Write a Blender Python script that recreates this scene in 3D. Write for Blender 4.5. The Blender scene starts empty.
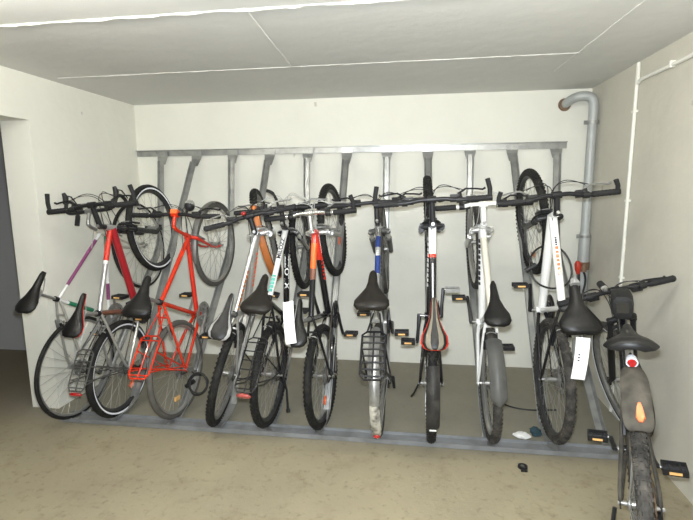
import bpy, math, random
from mathutils import Vector, Matrix
PI = math.pi
R_ = math.radians
V = Vector
C = bpy.context.scene.collection
random.seed(4)

# ------------------------------------------------------------------ materials
def mat(name, col, rough=.5, metal=0., dirt=None, dirt_amt=.35, scale=30., bump=0., bscale=200., emit=None, estr=0., coat=0.):
    m = bpy.data.materials.new(name); m.use_nodes = True
    nt = m.node_tree; b = nt.nodes['Principled BSDF']
    b.inputs['Base Color'].default_value = (*col, 1)
    b.inputs['Roughness'].default_value = rough
    b.inputs['Metallic'].default_value = metal
    b.inputs['Coat Weight'].default_value = coat
    if max(col) < .1 and metal < .5: b.inputs['Specular IOR Level'].default_value = .28
    tc = nt.nodes.new('ShaderNodeTexCoord')
    if dirt is not None:
        n = nt.nodes.new('ShaderNodeTexNoise'); n.inputs['Scale'].default_value = scale; n.inputs['Detail'].default_value = 6
        nt.links.new(tc.outputs['Object'], n.inputs['Vector'])
        r = nt.nodes.new('ShaderNodeMapRange'); r.inputs[1].default_value = .42; r.inputs[2].default_value = .68
        r.inputs[3].default_value = 0; r.inputs[4].default_value = dirt_amt
        nt.links.new(n.outputs[0], r.inputs[0])
        mx = nt.nodes.new('ShaderNodeMix'); mx.data_type = 'RGBA'
        mx.inputs[6].default_value = (*col, 1); mx.inputs[7].default_value = (*dirt, 1)
        nt.links.new(r.outputs[0], mx.inputs[0]); nt.links.new(mx.outputs[2], b.inputs['Base Color'])
    if bump:
        n2 = nt.nodes.new('ShaderNodeTexNoise'); n2.inputs['Scale'].default_value = bscale; n2.inputs['Detail'].default_value = 4
        nt.links.new(tc.outputs['Object'], n2.inputs['Vector'])
        bp = nt.nodes.new('ShaderNodeBump'); bp.inputs['Strength'].default_value = bump; bp.inputs['Distance'].default_value = .004
        nt.links.new(n2.outputs[0], bp.inputs['Height']); nt.links.new(bp.outputs[0], b.inputs['Normal'])
    if emit:
        b.inputs['Emission Color'].default_value = (*emit, 1); b.inputs['Emission Strength'].default_value = estr
    return m

def wall_mat(name, base, stain, specks, scuff=.3):
    m = mat(name, base, .8); nt = m.node_tree; b = nt.nodes['Principled BSDF']; L = nt.links.new
    tc = nt.nodes.new('ShaderNodeTexCoord')
    n = nt.nodes.new('ShaderNodeTexNoise'); n.inputs['Scale'].default_value = 1.6; n.inputs['Detail'].default_value = 8; n.inputs['Roughness'].default_value = .62
    L(tc.outputs['Object'], n.inputs['Vector'])
    r = nt.nodes.new('ShaderNodeMapRange'); r.inputs[1].default_value = .45; r.inputs[2].default_value = .8; r.inputs[4].default_value = scuff
    L(n.outputs[0], r.inputs[0])
    mx = nt.nodes.new('ShaderNodeMix'); mx.data_type = 'RGBA'; mx.inputs[6].default_value = (*base, 1); mx.inputs[7].default_value = (*stain, 1)
    L(r.outputs[0], mx.inputs[0])
    # small scattered dark chips
    v = nt.nodes.new('ShaderNodeTexVoronoi'); v.inputs['Scale'].default_value = 2.6
    nd = nt.nodes.new('ShaderNodeTexNoise'); nd.inputs['Scale'].default_value = 25
    L(tc.outputs['Object'], nd.inputs['Vector'])
    va = nt.nodes.new('ShaderNodeMix'); va.data_type = 'VECTOR'; va.inputs[0].default_value = .06
    L(tc.outputs['Object'], va.inputs[4]); L(nd.outputs[1], va.inputs[5]); L(va.outputs[1], v.inputs['Vector'])
    lt = nt.nodes.new('ShaderNodeMapRange'); lt.inputs[1].default_value = .028; lt.inputs[2].default_value = .045; lt.inputs[3].default_value = .45; lt.inputs[4].default_value = 0
    L(v.outputs['Distance'], lt.inputs[0])
    m2 = nt.nodes.new('ShaderNodeMix'); m2.data_type = 'RGBA'; m2.inputs[7].default_value = (*specks, 1)
    L(lt.outputs[0], m2.inputs[0]); L(mx.outputs[2], m2.inputs[6]); L(m2.outputs[2], b.inputs['Base Color'])
    nb = nt.nodes.new('ShaderNodeTexNoise'); nb.inputs['Scale'].default_value = 9; nb.inputs['Detail'].default_value = 8
    L(tc.outputs['Object'], nb.inputs['Vector'])
    bp = nt.nodes.new('ShaderNodeBump'); bp.inputs['Strength'].default_value = .35; bp.inputs['Distance'].default_value = .01
    L(nb.outputs[0], bp.inputs['Height']); L(bp.outputs[0], b.inputs['Normal'])
    return m

def floor_mat():
    m = mat('concrete_floor', (.36,.33,.26), .75); nt = m.node_tree; b = nt.nodes['Principled BSDF']; L = nt.links.new
    tc = nt.nodes.new('ShaderNodeTexCoord')
    def noise(s, d=8, ro=.6):
        n = nt.nodes.new('ShaderNodeTexNoise'); n.inputs['Scale'].default_value = s; n.inputs['Detail'].default_value = d; n.inputs['Roughness'].default_value = ro
        L(tc.outputs['Object'], n.inputs['Vector']); return n
    def rng(src, a, c_, hi):
        r = nt.nodes.new('ShaderNodeMapRange'); r.inputs[1].default_value = a; r.inputs[2].default_value = c_; r.inputs[4].default_value = hi
        L(src, r.inputs[0]); return r
    def mix(f, a, col):
        x = nt.nodes.new('ShaderNodeMix'); x.data_type = 'RGBA'; L(f, x.inputs[0])
        if isinstance(a, tuple): x.inputs[6].default_value = (*a, 1)
        else: L(a, x.inputs[6])
        x.inputs[7].default_value = (*col, 1); return x.outputs[2]
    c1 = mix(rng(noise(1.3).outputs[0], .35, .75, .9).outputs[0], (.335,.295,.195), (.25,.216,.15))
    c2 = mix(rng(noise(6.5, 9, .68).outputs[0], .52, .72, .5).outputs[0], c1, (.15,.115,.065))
    c3 = mix(rng(noise(26, 4, .6).outputs[0], .57, .70, .45).outputs[0], c2, (.15,.12,.08))
    # grey strip between rack rail and wall: the bikes' shade painted into the floor
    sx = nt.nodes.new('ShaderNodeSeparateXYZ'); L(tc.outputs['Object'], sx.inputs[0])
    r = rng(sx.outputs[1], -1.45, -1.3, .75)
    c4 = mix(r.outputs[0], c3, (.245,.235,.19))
    # passage floor at the left, painted darker brown for the fading flash
    neg = nt.nodes.new('ShaderNodeMapRange'); neg.inputs[1].default_value = .06; neg.inputs[2].default_value = -.7; neg.inputs[4].default_value = .75
    L(sx.outputs[0], neg.inputs[0])
    c5 = mix(neg.outputs[0], c4, (.17,.13,.08))
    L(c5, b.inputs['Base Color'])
    bp = nt.nodes.new('ShaderNodeBump'); bp.inputs['Strength'].default_value = .25; bp.inputs['Distance'].default_value = .006
    L(noise(35).outputs[0], bp.inputs['Height']); L(bp.outputs[0], b.inputs['Normal'])
    return m

M = {}
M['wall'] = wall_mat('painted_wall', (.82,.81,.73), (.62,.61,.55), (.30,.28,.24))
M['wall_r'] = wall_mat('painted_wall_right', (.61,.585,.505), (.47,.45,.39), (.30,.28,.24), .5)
M['ceil'] = wall_mat('ceiling_concrete', (.70,.70,.67), (.60,.60,.575), (.40,.39,.36))
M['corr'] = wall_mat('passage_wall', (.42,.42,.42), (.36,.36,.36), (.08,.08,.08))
M['seam'] = mat('ceiling_seam', (.74,.74,.70), .8, dirt=(.62,.62,.59), dirt_amt=.8, scale=12)
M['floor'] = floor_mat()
M['galv'] = mat('galvanized_steel', (.38,.385,.37), .36, .6, dirt=(.22,.225,.22), dirt_amt=.6, scale=14)
M['galv_floor'] = mat('galvanized_floor_rail', (.28,.29,.30), .6, .3, dirt=(.16,.16,.155), dirt_amt=.6, scale=9)
M['pipe'] = mat('grey_pipe', (.44,.46,.45), .5, .15, dirt=(.33,.34,.33), scale=8)
M['rust'] = mat('rusty_brass', (.26,.17,.11), .7, .3, dirt=(.12,.07,.04), scale=50)
M['conduit'] = mat('white_plastic', (.82,.81,.74), .5)
M['tyre'] = mat('tyre_rubber', (.011,.011,.0105), .75, dirt=(.034,.031,.027), dirt_amt=.6, scale=22, bump=.3)
M['tyre_dusty'] = mat('dusty_tyre', (.035,.033,.03), .85, dirt=(.11,.10,.085), dirt_amt=.8, scale=18, bump=.3)
M['tyre_grey'] = mat('grey_tyre', (.10,.094,.083), .8, dirt=(.05,.047,.04), scale=18)
M['reflex'] = mat('reflective_band', (.9,.92,.97), .3, coat=.3)
M['rim'] = mat('alloy_rim', (.50,.50,.50), .3, .8, dirt=(.35,.34,.32), scale=25)
M['rim_black'] = mat('black_rim', (.05,.05,.052), .4, .3)
M['rim_dull'] = mat('dull_rim', (.24,.235,.22), .5, .5, dirt=(.14,.13,.115), scale=25)
M['spoke'] = mat('spoke_steel', (.40,.40,.38), .4, .6)
M['chrome'] = mat('chrome', (.72,.72,.72), .18, .9)
M['alloy'] = mat('brushed_alloy', (.40,.40,.39), .38, .75, dirt=(.2,.19,.17), scale=40)
M['black'] = mat('black_plastic', (.018,.018,.019), .45)
M['satin'] = mat('satin_black_metal', (.022,.022,.024), .35, .3)
M['grip'] = mat('rubber_grip', (.02,.02,.021), .75, bump=.4, bscale=400)
M['leather'] = mat('saddle_vinyl', (.008,.0078,.0078), .4, dirt=(.018,.017,.016), dirt_amt=.4, scale=25)
M['brownblack'] = mat('worn_saddle_vinyl', (.014,.012,.010), .42, dirt=(.028,.025,.021), dirt_amt=.4, scale=25)
M['silver_vinyl'] = mat('silver_vinyl', (.35,.35,.34), .35, .2)
M['olive'] = mat('khaki_vinyl', (.16,.14,.10), .5)
M['red'] = mat('red_paint', (.62,.03,.015), .25, coat=.6)
M['dark_red'] = mat('dark_red_paint', (.34,.012,.02), .28, coat=.5)
M['orange_red'] = mat('orange_red_paint', (.62,.032,.008), .25, coat=.6)
M['orange'] = mat('orange_plastic', (.46,.15,.04), .5)
M['flame'] = mat('bright_orange_paint', (.9,.14,.02), .25, coat=.6)
M['white'] = mat('white_paint', (.82,.82,.80), .25, coat=.5)
M['cream'] = mat('pearl_paint', (.62,.59,.50), .3, coat=.5)
M['cream_worn'] = mat('worn_cream_mudguard', (.55,.53,.46), .5, dirt=(.07,.065,.055), dirt_amt=.9, scale=24)
M['silver'] = mat('silver_paint', (.52,.52,.51), .28, .6, coat=.3)
M['blue'] = mat('blue_paint', (.02,.045,.20), .25, coat=.5)
M['purple'] = mat('purple_paint', (.22,.05,.15), .28, coat=.5)
M['green'] = mat('green_paint', (.02,.20,.10), .28, coat=.5)
M['teal'] = mat('teal_print', (.12,.45,.38), .5)
M['gloss_black'] = mat('gloss_black_paint', (.012,.012,.014), .2, coat=.6)
M['bronze'] = mat('brown_paint', (.20,.08,.05), .3, .2, coat=.4)
M['grey_plastic'] = mat('grey_mudguard', (.085,.085,.080), .45, dirt=(.05,.047,.042), scale=12)
M['dusty_black'] = mat('dusty_black_mudguard', (.022,.021,.02), .55, dirt=(.07,.065,.055), dirt_amt=.7, scale=14)
M['mud'] = mat('mud_splashed_black', (.04,.036,.030), .75, dirt=(.10,.09,.072), dirt_amt=.8, scale=16)
M['amber'] = mat('amber_reflector', (.95,.55,.20), .2, coat=1.)
M['redref'] = mat('red_reflector', (.40,.015,.015), .15, coat=1.)
M['orangeref'] = mat('orange_reflector', (1.,.16,.03), .3, coat=.5)
M['pinkref'] = mat('light_red_lens', (.38,.06,.05), .2, coat=1.)
M['chain'] = mat('oily_chain', (.07,.06,.05), .45, .7)
M['rusty_chain'] = mat('rusty_chain', (.16,.10,.06), .6, .5)
M['paper'] = mat('white_paper', (.86,.87,.88), .7)
M['ink'] = mat('dark_print', (.03,.03,.04), .6)
M['cable'] = mat('cable_housing', (.02,.02,.02), .4)
M['cable_w'] = mat('grey_cable_housing', (.45,.45,.43), .4)
M['cloth_w'] = mat('white_tissue', (.85,.85,.83), .8)
M['cloth_t'] = mat('dark_teal_cloth', (.035,.07,.085), .85, bump=.5, bscale=80)
M['bag'] = mat('black_nylon', (.016,.016,.017), .6, bump=.5, bscale=300)
M['window_film'] = mat('clear_bag_window', (.035,.033,.028), .3)
M['tap_red'] = mat('red_tap_handle', (.55,.04,.02), .4)
M['tube'] = mat('lamp_tube', (1,1,1), .5, emit=(1,.965,.86), estr=51)
M['lamp_body'] = mat('lamp_body', (.8,.8,.78), .5)
M['yellow'] = mat('yellow_plastic', (.6,.5,.03), .4)

# ------------------------------------------------------------------ mesh builder
def frame_of(d):
    d = d.normalized(); a = V((0,0,1)) if abs(d.z) < .9 else V((1,0,0))
    x = d.cross(a).normalized(); return x, d.cross(x).normalized()
class MB:
    def __init__(s): s.v = []; s.f = []; s.m = []; s.mats = []
    def mi(s, m):
        m = M[m] if isinstance(m, str) else m
        if m not in s.mats: s.mats.append(m)
        return s.mats.index(m)
    def rings(s, rings, m, caps=True, closed=False):
        k = s.mi(m) if not isinstance(m, (list, tuple)) else [s.mi(q) for q in m]
        n = len(rings[0]); b = len(s.v)
        for r in rings: s.v += [tuple(p) for p in r]
        N = len(rings); rr = N if closed else N-1
        for i in range(rr):
            for j in range(n):
                a0 = b+i*n+j; a1 = b+i*n+(j+1) % n; b0 = b+((i+1) % N)*n+j; b1 = b+((i+1) % N)*n+(j+1) % n
                s.f.append((a0, a1, b1, b0)); s.m.append(k if isinstance(k, int) else k[j % len(k)])
        if caps and not closed:
            kk = k if isinstance(k, int) else k[0]
            s.f.append(tuple(b+j for j in range(n))[::-1]); s.m.append(kk)
            s.f.append(tuple(b+(N-1)*n+j for j in range(n))); s.m.append(kk)
        return s
    def tube(s, pts, r, m, n=10, closed=False, flat=1.):
        pts = [V(p) for p in pts]; N = len(pts); rs = r if isinstance(r, (list, tuple)) else [r]*N
        x = None; out = []
        for i, p in enumerate(pts):
            if closed: d = pts[(i+1) % N]-pts[i-1]
            else: d = pts[min(i+1, N-1)]-pts[max(i-1, 0)]
            d.normalize()
            if x is None: x, y = frame_of(d)
            else: x = (x-d*x.dot(d)).normalized(); y = d.cross(x).normalized()
            out.append([p+x*math.cos(a)*rs[i]+y*math.sin(a)*rs[i]*flat for a in [2*PI*j/n for j in range(n)]])
        return s.rings(out, m, closed=closed)
    def box(s, c, size, m, ax=None):
        k = s.mi(m); c = V(c); X, Y, Z = ax or (V((1,0,0)), V((0,1,0)), V((0,0,1)))
        b = len(s.v)
        for i in (-1, 1):
            for j in (-1, 1):
                for l in (-1, 1): s.v.append(tuple(c+X*i*size[0]/2+Y*j*size[1]/2+Z*l*size[2]/2))
        for q in ((0,1,3,2), (4,6,7,5), (0,4,5,1), (2,3,7,6), (0,2,6,4), (1,5,7,3)):
            s.f.append(tuple(b+t for t in q)); s.m.append(k)
        return s
    def ball(s, c, r, m, n=12, k=8, ax=None):
        c = V(c); r = r if isinstance(r, (tuple, list)) else (r, r, r); X, Y, Z = ax or (V((1,0,0)), V((0,1,0)), V((0,0,1)))
        rings = []
        for i in range(k+1):
            t = -PI/2+PI*(i if 0 < i < k else (i+.02 if i == 0 else i-.02))/k
            rings.append([c+X*math.cos(t)*math.cos(a)*r[0]+Y*math.cos(t)*math.sin(a)*r[1]+Z*math.sin(t)*r[2] for a in [2*PI*j/n for j in range(n)]])
        return s.rings(rings, m)
    def revolve(s, c, e1, e2, prof, m, a0=0, a1=2*PI, n=48, mod=None):
        # prof closed list of (radius, axial); axis = e1 x e2
        c = V(c); ax = e1.cross(e2).normalized(); full = abs(a1-a0-2*PI) < 1e-6
        rings = []
        for i in range(n if full else n+1):
            a = a0+(a1-a0)*i/n; d = e1*math.cos(a)+e2*math.sin(a)
            rings.append([c+d*(q[0]+(mod(i, j) if mod else 0))+ax*q[1] for j, q in enumerate(prof)])
        return s.rings(rings, m, closed=full)
    def build(s, name, parent=None, smooth=True, ang=40, loc=None):
        me = bpy.data.meshes.new(name); me.from_pydata(s.v, [], s.f)
        for m in s.mats: me.materials.append(m)
        me.polygons.foreach_set('material_index', s.m)
        if smooth:
            me.polygons.foreach_set('use_smooth', [True]*len(s.f))
        me.update()
        import bmesh
        bm = bmesh.new(); bm.from_mesh(me); bmesh.ops.recalc_face_normals(bm, faces=bm.faces)
        if smooth:
            for e in bm.edges:
                if len(e.link_faces) == 2 and e.calc_face_angle(0) > R_(ang): e.smooth = False
        bm.to_mesh(me); bm.free()
        o = bpy.data.objects.new(name, me); C.objects.link(o)
        if parent: o.parent = parent
        if loc is not None: o.location = loc
        return o
def tag(o, label=None, cat=None, group=None, kind=None):
    if label: o['label'] = label
    if cat: o['category'] = cat
    if group: o['group'] = group
    if kind: o['kind'] = kind
    return o
def bez(p, n=14):
    p = [V(q) for q in p]; out = []
    for i in range(n+1):
        t = i/n; q = p[:]
        while len(q) > 1: q = [q[j].lerp(q[j+1], t) for j in range(len(q)-1)]
        out.append(q[0])
    return out
def smooth_path(pts, sub=6):
    pts = [V(p) for p in pts]; out = []
    for i in range(len(pts)-1):
        p0 = pts[max(i-1, 0)]; p1 = pts[i]; p2 = pts[i+1]; p3 = pts[min(i+2, len(pts)-1)]
        for k in range(sub):
            t = k/sub
            out.append(.5*((2*p1)+(p2-p0)*t+(2*p0-5*p1+4*p2-p3)*t*t+(3*p1-p0-3*p2+p3)*t**3))
    out.append(pts[-1]); return out

def text_on(p0, p1, nrm, r, text, m, size, t0=.2, parent=None, name='lettering', spacing=1.0, stretch=1.):
    """Lettering wrapped on a tube from p0 to p1, starting at fraction t0, centred on side nrm."""
    cu = bpy.data.curves.new(name, 'FONT'); cu.body = text; cu.size = size*1.35; cu.align_y = 'CENTER'; cu.space_character = spacing; cu.extrude = 0.0; cu.offset = size*.035
    to = bpy.data.objects.new('t', cu); C.objects.link(to); bpy.context.view_layer.update()
    me = bpy.data.meshes.new_from_object(to.evaluated_get(bpy.context.evaluated_depsgraph_get()))
    bpy.data.objects.remove(to)
    d = (p1-p0).normalized(); nrm = (nrm-d*nrm.dot(d)).normalized(); b = nrm.cross(d).normalized()
    for v in me.vertices:
        a = v.co.y/r; base = p0+(p1-p0)*t0+d*v.co.x*stretch
        v.co = base+(nrm*math.cos(a)+b*math.sin(a))*(r+.0012)
    me.materials.append(M[m]); o = bpy.data.objects.new(name, me); C.objects.link(o); o.parent = parent
    return o
def dashes(p0, p1, nrm, r, m, t0, t1, n, size, parent, name='lettering'):
    """A row of small illegible printed marks along a tube."""
    mb = MB(); d = (p1-p0).normalized(); nrm = (nrm-d*nrm.dot(d)).normalized(); b = nrm.cross(d).normalized()
    rnd = random.Random(len(name)*7+n)
    L = (p1-p0).length*(t1-t0)/n
    for i in range(n):
        c = p0+(p1-p0)*(t0+(t1-t0)*(i+.5)/n)
        w = L*rnd.uniform(.5, .8)
        rings = []
        for k in range(5):
            a = (k/4-.5)*size/r
            nn = nrm*math.cos(a)+b*math.sin(a)
            rings.append([c-d*w/2+nn*r*.99, c+d*w/2+nn*r*.99, c+d*w/2+nn*(r+.0015), c-d*w/2+nn*(r+.0015)])
        mb.rings(rings, m)
    return mb.build(name, parent)

# ------------------------------------------------------------------ camera (fitted to the room's edges)
cam_d = bpy.data.cameras.new('camera'); cam = bpy.data.objects.new('camera', cam_d); C.objects.link(cam)
cam_d.sensor_width = 36; cam_d.lens = 466.443*36/693; cam_d.clip_start = .05
cy, sy = math.cos(-.1441), math.sin(-.1441); cp, sp = math.cos(.1493), math.sin(.1493); cr, sr = math.cos(-.0086), math.sin(-.0086)
fw = V((sy*cp, cy*cp, -sp)); rt = V((cy, -sy, 0)); up = rt.cross(fw)
rt2 = rt*cr+up*sr; up2 = -rt*sr+up*cr
cam.matrix_world = Matrix.Translation((2.5024, -4.0307, 1.5339)) @ Matrix((rt2, up2, -fw)).transposed().to_4x4()
bpy.context.scene.camera = cam

# ------------------------------------------------------------------ the room
W, H, YB = 3.8665, 2.3, -6.2
def slab(name, lo, hi, m, kind='structure'):
    lo, hi = V(lo), V(hi); o = MB().box((hi-lo)/2*0, (hi-lo), m).build(name, smooth=False, loc=(lo+hi)/2)
    # keep texture space in world units around the origin
    for v in o.data.vertices: v.co += o.location
    o.location = (0,0,0); return tag(o, kind=kind)
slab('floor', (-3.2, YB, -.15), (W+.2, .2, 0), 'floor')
slab('ceiling', (-3.2, YB, H), (W+.2, .2, H+.2), 'ceil')
slab('wall_back', (-3.2, 0, 0), (W+.2, .2, H), 'wall')
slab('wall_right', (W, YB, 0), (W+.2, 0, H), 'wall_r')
slab('wall_rear', (-3.2, YB-.2, 0), (W+.2, YB, H), 'wall')
lw = MB()
lw.box((-.105, -.604, H/2), (.21, 1.208, H), 'wall'); lw.box((-.105, -2.15, (2.003+H)/2), (.21, 1.884, H-2.003), 'wall')
lw.box((-.105, (YB-3.09)/2, H/2), (.21, -YB-3.09, H), 'wall')
tag(lw.build('wall_left', smooth=False), kind='structure')
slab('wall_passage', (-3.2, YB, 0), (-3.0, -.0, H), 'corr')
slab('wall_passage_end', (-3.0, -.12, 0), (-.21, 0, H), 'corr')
# ceiling seams left by the formwork
def seam(name, pts, w, h):
    mb = MB(); rings = []
    rnd = random.Random(len(pts)+int(w*1e4)); P = []
    for a, b in zip(pts[:-1], pts[1:]):
        a, b = V(a), V(b); n = int((b-a).length/.04)+1
        P += [a.lerp(b, i/n) for i in range(n)]
    P.append(V(pts[-1])); side = (V(pts[-1])-V(pts[0])).normalized().cross(V((0,0,1)))
    for p in P:
        ww = w*rnd.uniform(.35, 1.25)*.5; hh = h*rnd.uniform(.4, 1.2); o = side*rnd.uniform(-.003, .003)
        rings.append([p+o-side*ww+V((0,0,.002)), p+o+side*ww+V((0,0,.002)), p+o+side*ww*.4-V((0,0,hh)), p+o-side*ww*.4-V((0,0,hh))])
    mb.rings(rings, 'seam'); return tag(mb.build(name, smooth=False), kind='structure')
seam('trim_1', [(0,-1.985,H), (W,-1.985,H)], .022, .010)
seam('trim_2', [(.1,-1.03,H), (3.43,-1.05,H)], .012, .004)
seam('trim_3', [(1.78,-2.0,H), (1.73,-1.05,H)], .012, .004)
seam('trim_4', [(3.44,-1.98,H), (3.41,-.62,H)], .010, .004)

# ------------------------------------------------------------------ ceiling lamp (behind the frame)
def empty(name, loc=(0,0,0)):
    o = bpy.data.objects.new(name, None); C.objects.link(o); o.location = loc; return o
def ceiling_lamp(x, y, ln, label, power):
    t = empty('ceiling_lamp', (x, y, H)); tag(t, label, 'lamp')
    MB().box((0,0,-.03), (ln, .12, .05), 'lamp_body').build('lamp_housing', t, smooth=False)
    MB().tube([(-ln/2+.03,0,-.075), (ln/2-.03,0,-.075)], .016, 'tube', 12).build('lamp_tube', t)
ceiling_lamp(1.0, -2.55, 1.5, 'fluorescent tube lamp on the ceiling, left of the pair above the aisle', 23)
ceiling_lamp(2.9, -2.55, 1.5, 'fluorescent tube lamp on the ceiling, right of the pair above the aisle', 23)
fl = bpy.data.lights.new('camera_flash', 'AREA'); fl.shape = 'RECTANGLE'; fl.size = .05; fl.size_y = .03; fl.energy = 46; fl.color = (.88,.94,1.)
flo = bpy.data.objects.new('camera_flash', fl); C.objects.link(flo)
flo.matrix_world = cam.matrix_world @ Matrix.Translation((.0, .07, -.03))
w = bpy.data.worlds.new('world'); bpy.context.scene.world = w; w.use_nodes = True
w.node_tree.nodes['Background'].inputs[0].default_value = (.5,.5,.5,1); w.node_tree.nodes['Background'].inputs[1].default_value = .15

# ------------------------------------------------------------------ bike rack
rack = empty('bike_rack', (W/2, -1.33, 0)); tag(rack, 'galvanized steel bicycle rack with eleven sloping channels from floor rail to wall rail', 'bike rack')
def rbuild(mb, name, parent=rack): 
    o = mb.build(name, parent, smooth=False)
    if parent is rack:
        for v in o.data.vertices: v.co -= rack.location
    return o
mb = MB(); mb.box((1.855, -.022, 1.872), (3.68, .012, .052), 'galv'); mb.box((1.855, -.034, 1.895), (3.68, .03, .006), 'galv')
for x in [.2, .9, 1.6, 2.3, 3.0, 3.6]: mb.tube([(x,-.04,1.878), (x,-.026,1.878)], .009, 'alloy', 8)
rbuild(mb, 'wall_rail')
mb = MB(); mb.box((2.0, -1.335, .010), (3.66, .10, .012), 'galv_floor'); mb.box((2.0, -1.384, .018), (3.66, .006, .028), 'galv_floor'); mb.box((2.0, -1.286, .018), (3.66, .006, .028), 'galv_floor')
rbuild(mb, 'floor_rail')
XT = [.273,.595,.929,1.263,1.599,1.936,2.273,2.609,2.946,3.274,3.61]
XB = [.25,.53,.93,1.27,1.60,1.93,2.29,2.625,2.97,3.33,3.66]
for i in range(11):
    x0, x1 = XB[i], XT[i]
    if i % 2 == 0: path = [(-1.36,.022), (-1.20,.022), (-1.02,.15), (-.34,.86), (-.22,1.00), (-.15,1.16), (-.065,1.80)]
    else: path = [(-1.36,.022), (-1.20,.022), (-1.10,.06), (-.10,1.78)]
    L = len(path); pts = []
    for k, (y, z) in enumerate(path): pts.append(V((x0+(x1-x0)*min(1, z/1.2), y, z)))
    P = smooth_path(pts, 5) if i % 2 == 0 else pts
    # trough section swept along the path
    w_, h_, t_ = .031, .024, .004
    rings = []
    for k, p in enumerate(P):
        d = (P[min(k+1, len(P)-1)]-P[max(k-1, 0)]).normalized(); X = V((1,0,0)); n = X.cross(d).normalized()
        if n.y > 0: n = -n
        rings.append([p+X*a+n*b for a, b in [(-w_,h_), (-w_+t_,h_), (-w_*.55,t_), (w_*.55,t_), (w_-t_,h_), (w_,h_), (w_*.62,0), (-w_*.62,0)]])
    ch = rbuild(MB().rings(rings, 'galv'), 'channel')
    # flattened head bolted on the wall rail
    e = P[-1]; hd = V((x1, -.045, 1.872))
    mb = MB()
    rr = []
    for (yy, zz, ww) in [(e.y, e.z-.03, .030), (-.055, 1.815, .042), (-.046, 1.842, .046), (-.046, 1.885, .046)]:
        c = V((x1, yy, zz)); rr.append([c+V((-ww,0,0)), c+V((ww,0,0)), c+V((ww,-.007,0)), c+V((-ww,-.007,0))])
    mb.rings(rr, 'galv' if i not in (5, 6, 7) else 'rim')
    mb.tube([(x1,-.058,1.865), (x1,-.05,1.865)], .009, 'alloy', 8)
    o = mb.build('head_plate', ch, smooth=False)
    for v in o.data.vertices: v.co -= rack.location

# ------------------------------------------------------------------ bicycles
DEF = dict(ha=71, rake=.045, hl=.13, bbz=-.04, sta=73, tw=.024, knob=False, tyre='tyre', rim='rim', frame_r=(.016,.018,.015),
           top=[(1,'silver')], down=[(1,'silver')], seat='silver', head='silver', stay='silver', fork='rigid', fork_m='silver', fork_m2='chrome',
           bar='flat', bar_m='satin', grip_m='grip', ends=False, stem_m='satin', post_m='alloy', saddle='slim', saddle_m='leather',
           crank=20, crank_m='satin', pedal='cage', brake_m='satin', dusty=False, spoke_n=32, cables='cable', rear_stripe=False, front_stripe=False, disc=False)
XA, YA, ZA = V((1,0,0)), V((0,1,0)), V((0,0,1))
def wheel(name, root, off, c, e1, e2, S, front, stripe):
    R, tw = S['R'], S['tw']; ax = e1.cross(e2).normalized()
    rw = tw*.62; rd = R-tw*2-.008
    mb = MB(); prof = [(rd+.022, rw), (rd+.012, rw*1.05), (rd, rw*.55), (rd-.004, 0), (rd, -rw*.55), (rd+.012, -rw*1.05), (rd+.022, -rw), (rd+.014, 0)]
    mb.revolve(c, e1, e2, prof, S['rim'], n=56)
    rim = mb.build(name, root, loc=off)
    cr = R-tw; n = 14; prof = []; ms = []
    for j in range(n):
        a = 2*PI*(j+.5)/n; prof.append((cr+tw*math.cos(a), tw*.95*math.sin(a)))
        aa = 2*PI*(j+1)/n
        ms.append('reflex' if stripe and (abs(math.sin(aa)) > .85 and math.cos(aa) < .1) else S['tyre'])
    mb = MB(); mb.revolve(c, e1, e2, prof, ms if stripe else S['tyre'], n=64)
    if S['knob'] and not stripe:
        K = 70
        for i in range(K):
            for (aa, o2) in ((0, 0), (.55, .5), (-.55, .5), (1.0, 0), (-1.0, 0)):
                a = 2*PI*(i+o2)/K; d = e1*math.cos(a)+e2*math.sin(a); tdir = ax.cross(d)
                nn = d*math.cos(aa)+ax*math.sin(aa); p = c+d*cr+nn*(tw+.001); side = tdir.cross(nn)
                mb.box(p, (.012, .009, .0045), S['tyre'], (tdir, side, nn))
    mb.build('tyre', rim)
    mb = MB(); hw = .036 if not front else .034; hr = .020
    N = S['spoke_n']
    for i in range(N):
        s = 1 if i % 2 else -1; a = 2*PI*i/N; q = a+(.9 if (i//2) % 2 else -.9)
        p = c+ax*s*hw+(e1*math.cos(q)+e2*math.sin(q))*hr*1.05; d = c+(e1*math.cos(a)+e2*math.sin(a))*(rd+.002)
        mb.tube([p, d], .0013, 'spoke', 4)
    mb.build('spokes', rim)
    mb = MB(); L = .052 if front else .064
    mb.tube([c-ax*L, c-ax*(hw+.006), c-ax*(hw+.002), c-ax*(hw-.004), c-ax*(hw-.008), c+ax*(hw-.008), c+ax*(hw-.004), c+ax*(hw+.002), c+ax*(hw+.006), c+ax*L], [.007,.010,.024,.024,.014,.014,.024,.024,.010,.007], 'alloy', 14)
    mb.tube([c+ax*L, c+ax*(L+.014)], .009, 'alloy', 8); mb.tube([c-ax*L, c-ax*(L+.010)], .008, 'alloy', 8)
    mb.build('hub', rim)
    if S.get('wheel_ref_f' if front else 'wheel_ref_r') is not None:
        a = R_(S['wheel_ref_f' if front else 'wheel_ref_r']); d = e1*math.cos(a)+e2*math.sin(a)
        mb = MB(); mb.box(c+d*R*.62-ax*.004, (.030, .055, .012), 'amber' if S.get('wr_col') is None else S['wr_col'], (d, ax.cross(d), ax)); mb.build('spoke_reflector', rim)
    if S['disc']:
        mb = MB(); mb.revolve(c+ax*.045, e1, e2, [(.08,.001), (.08,-.001), (.062,-.001), (.062,.001)], 'alloy', n=32)
        for i in range(6):
            a = 2*PI*i/6; mb.tube([c+ax*.045+(e1*math.cos(a)+e2*math.sin(a))*.02, c+ax*.045+(e1*math.cos(a+.4)+e2*math.sin(a+.4))*.064], .003, 'alloy', 4)
        mb.build('brake_disc', rim)
    return rim
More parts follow.
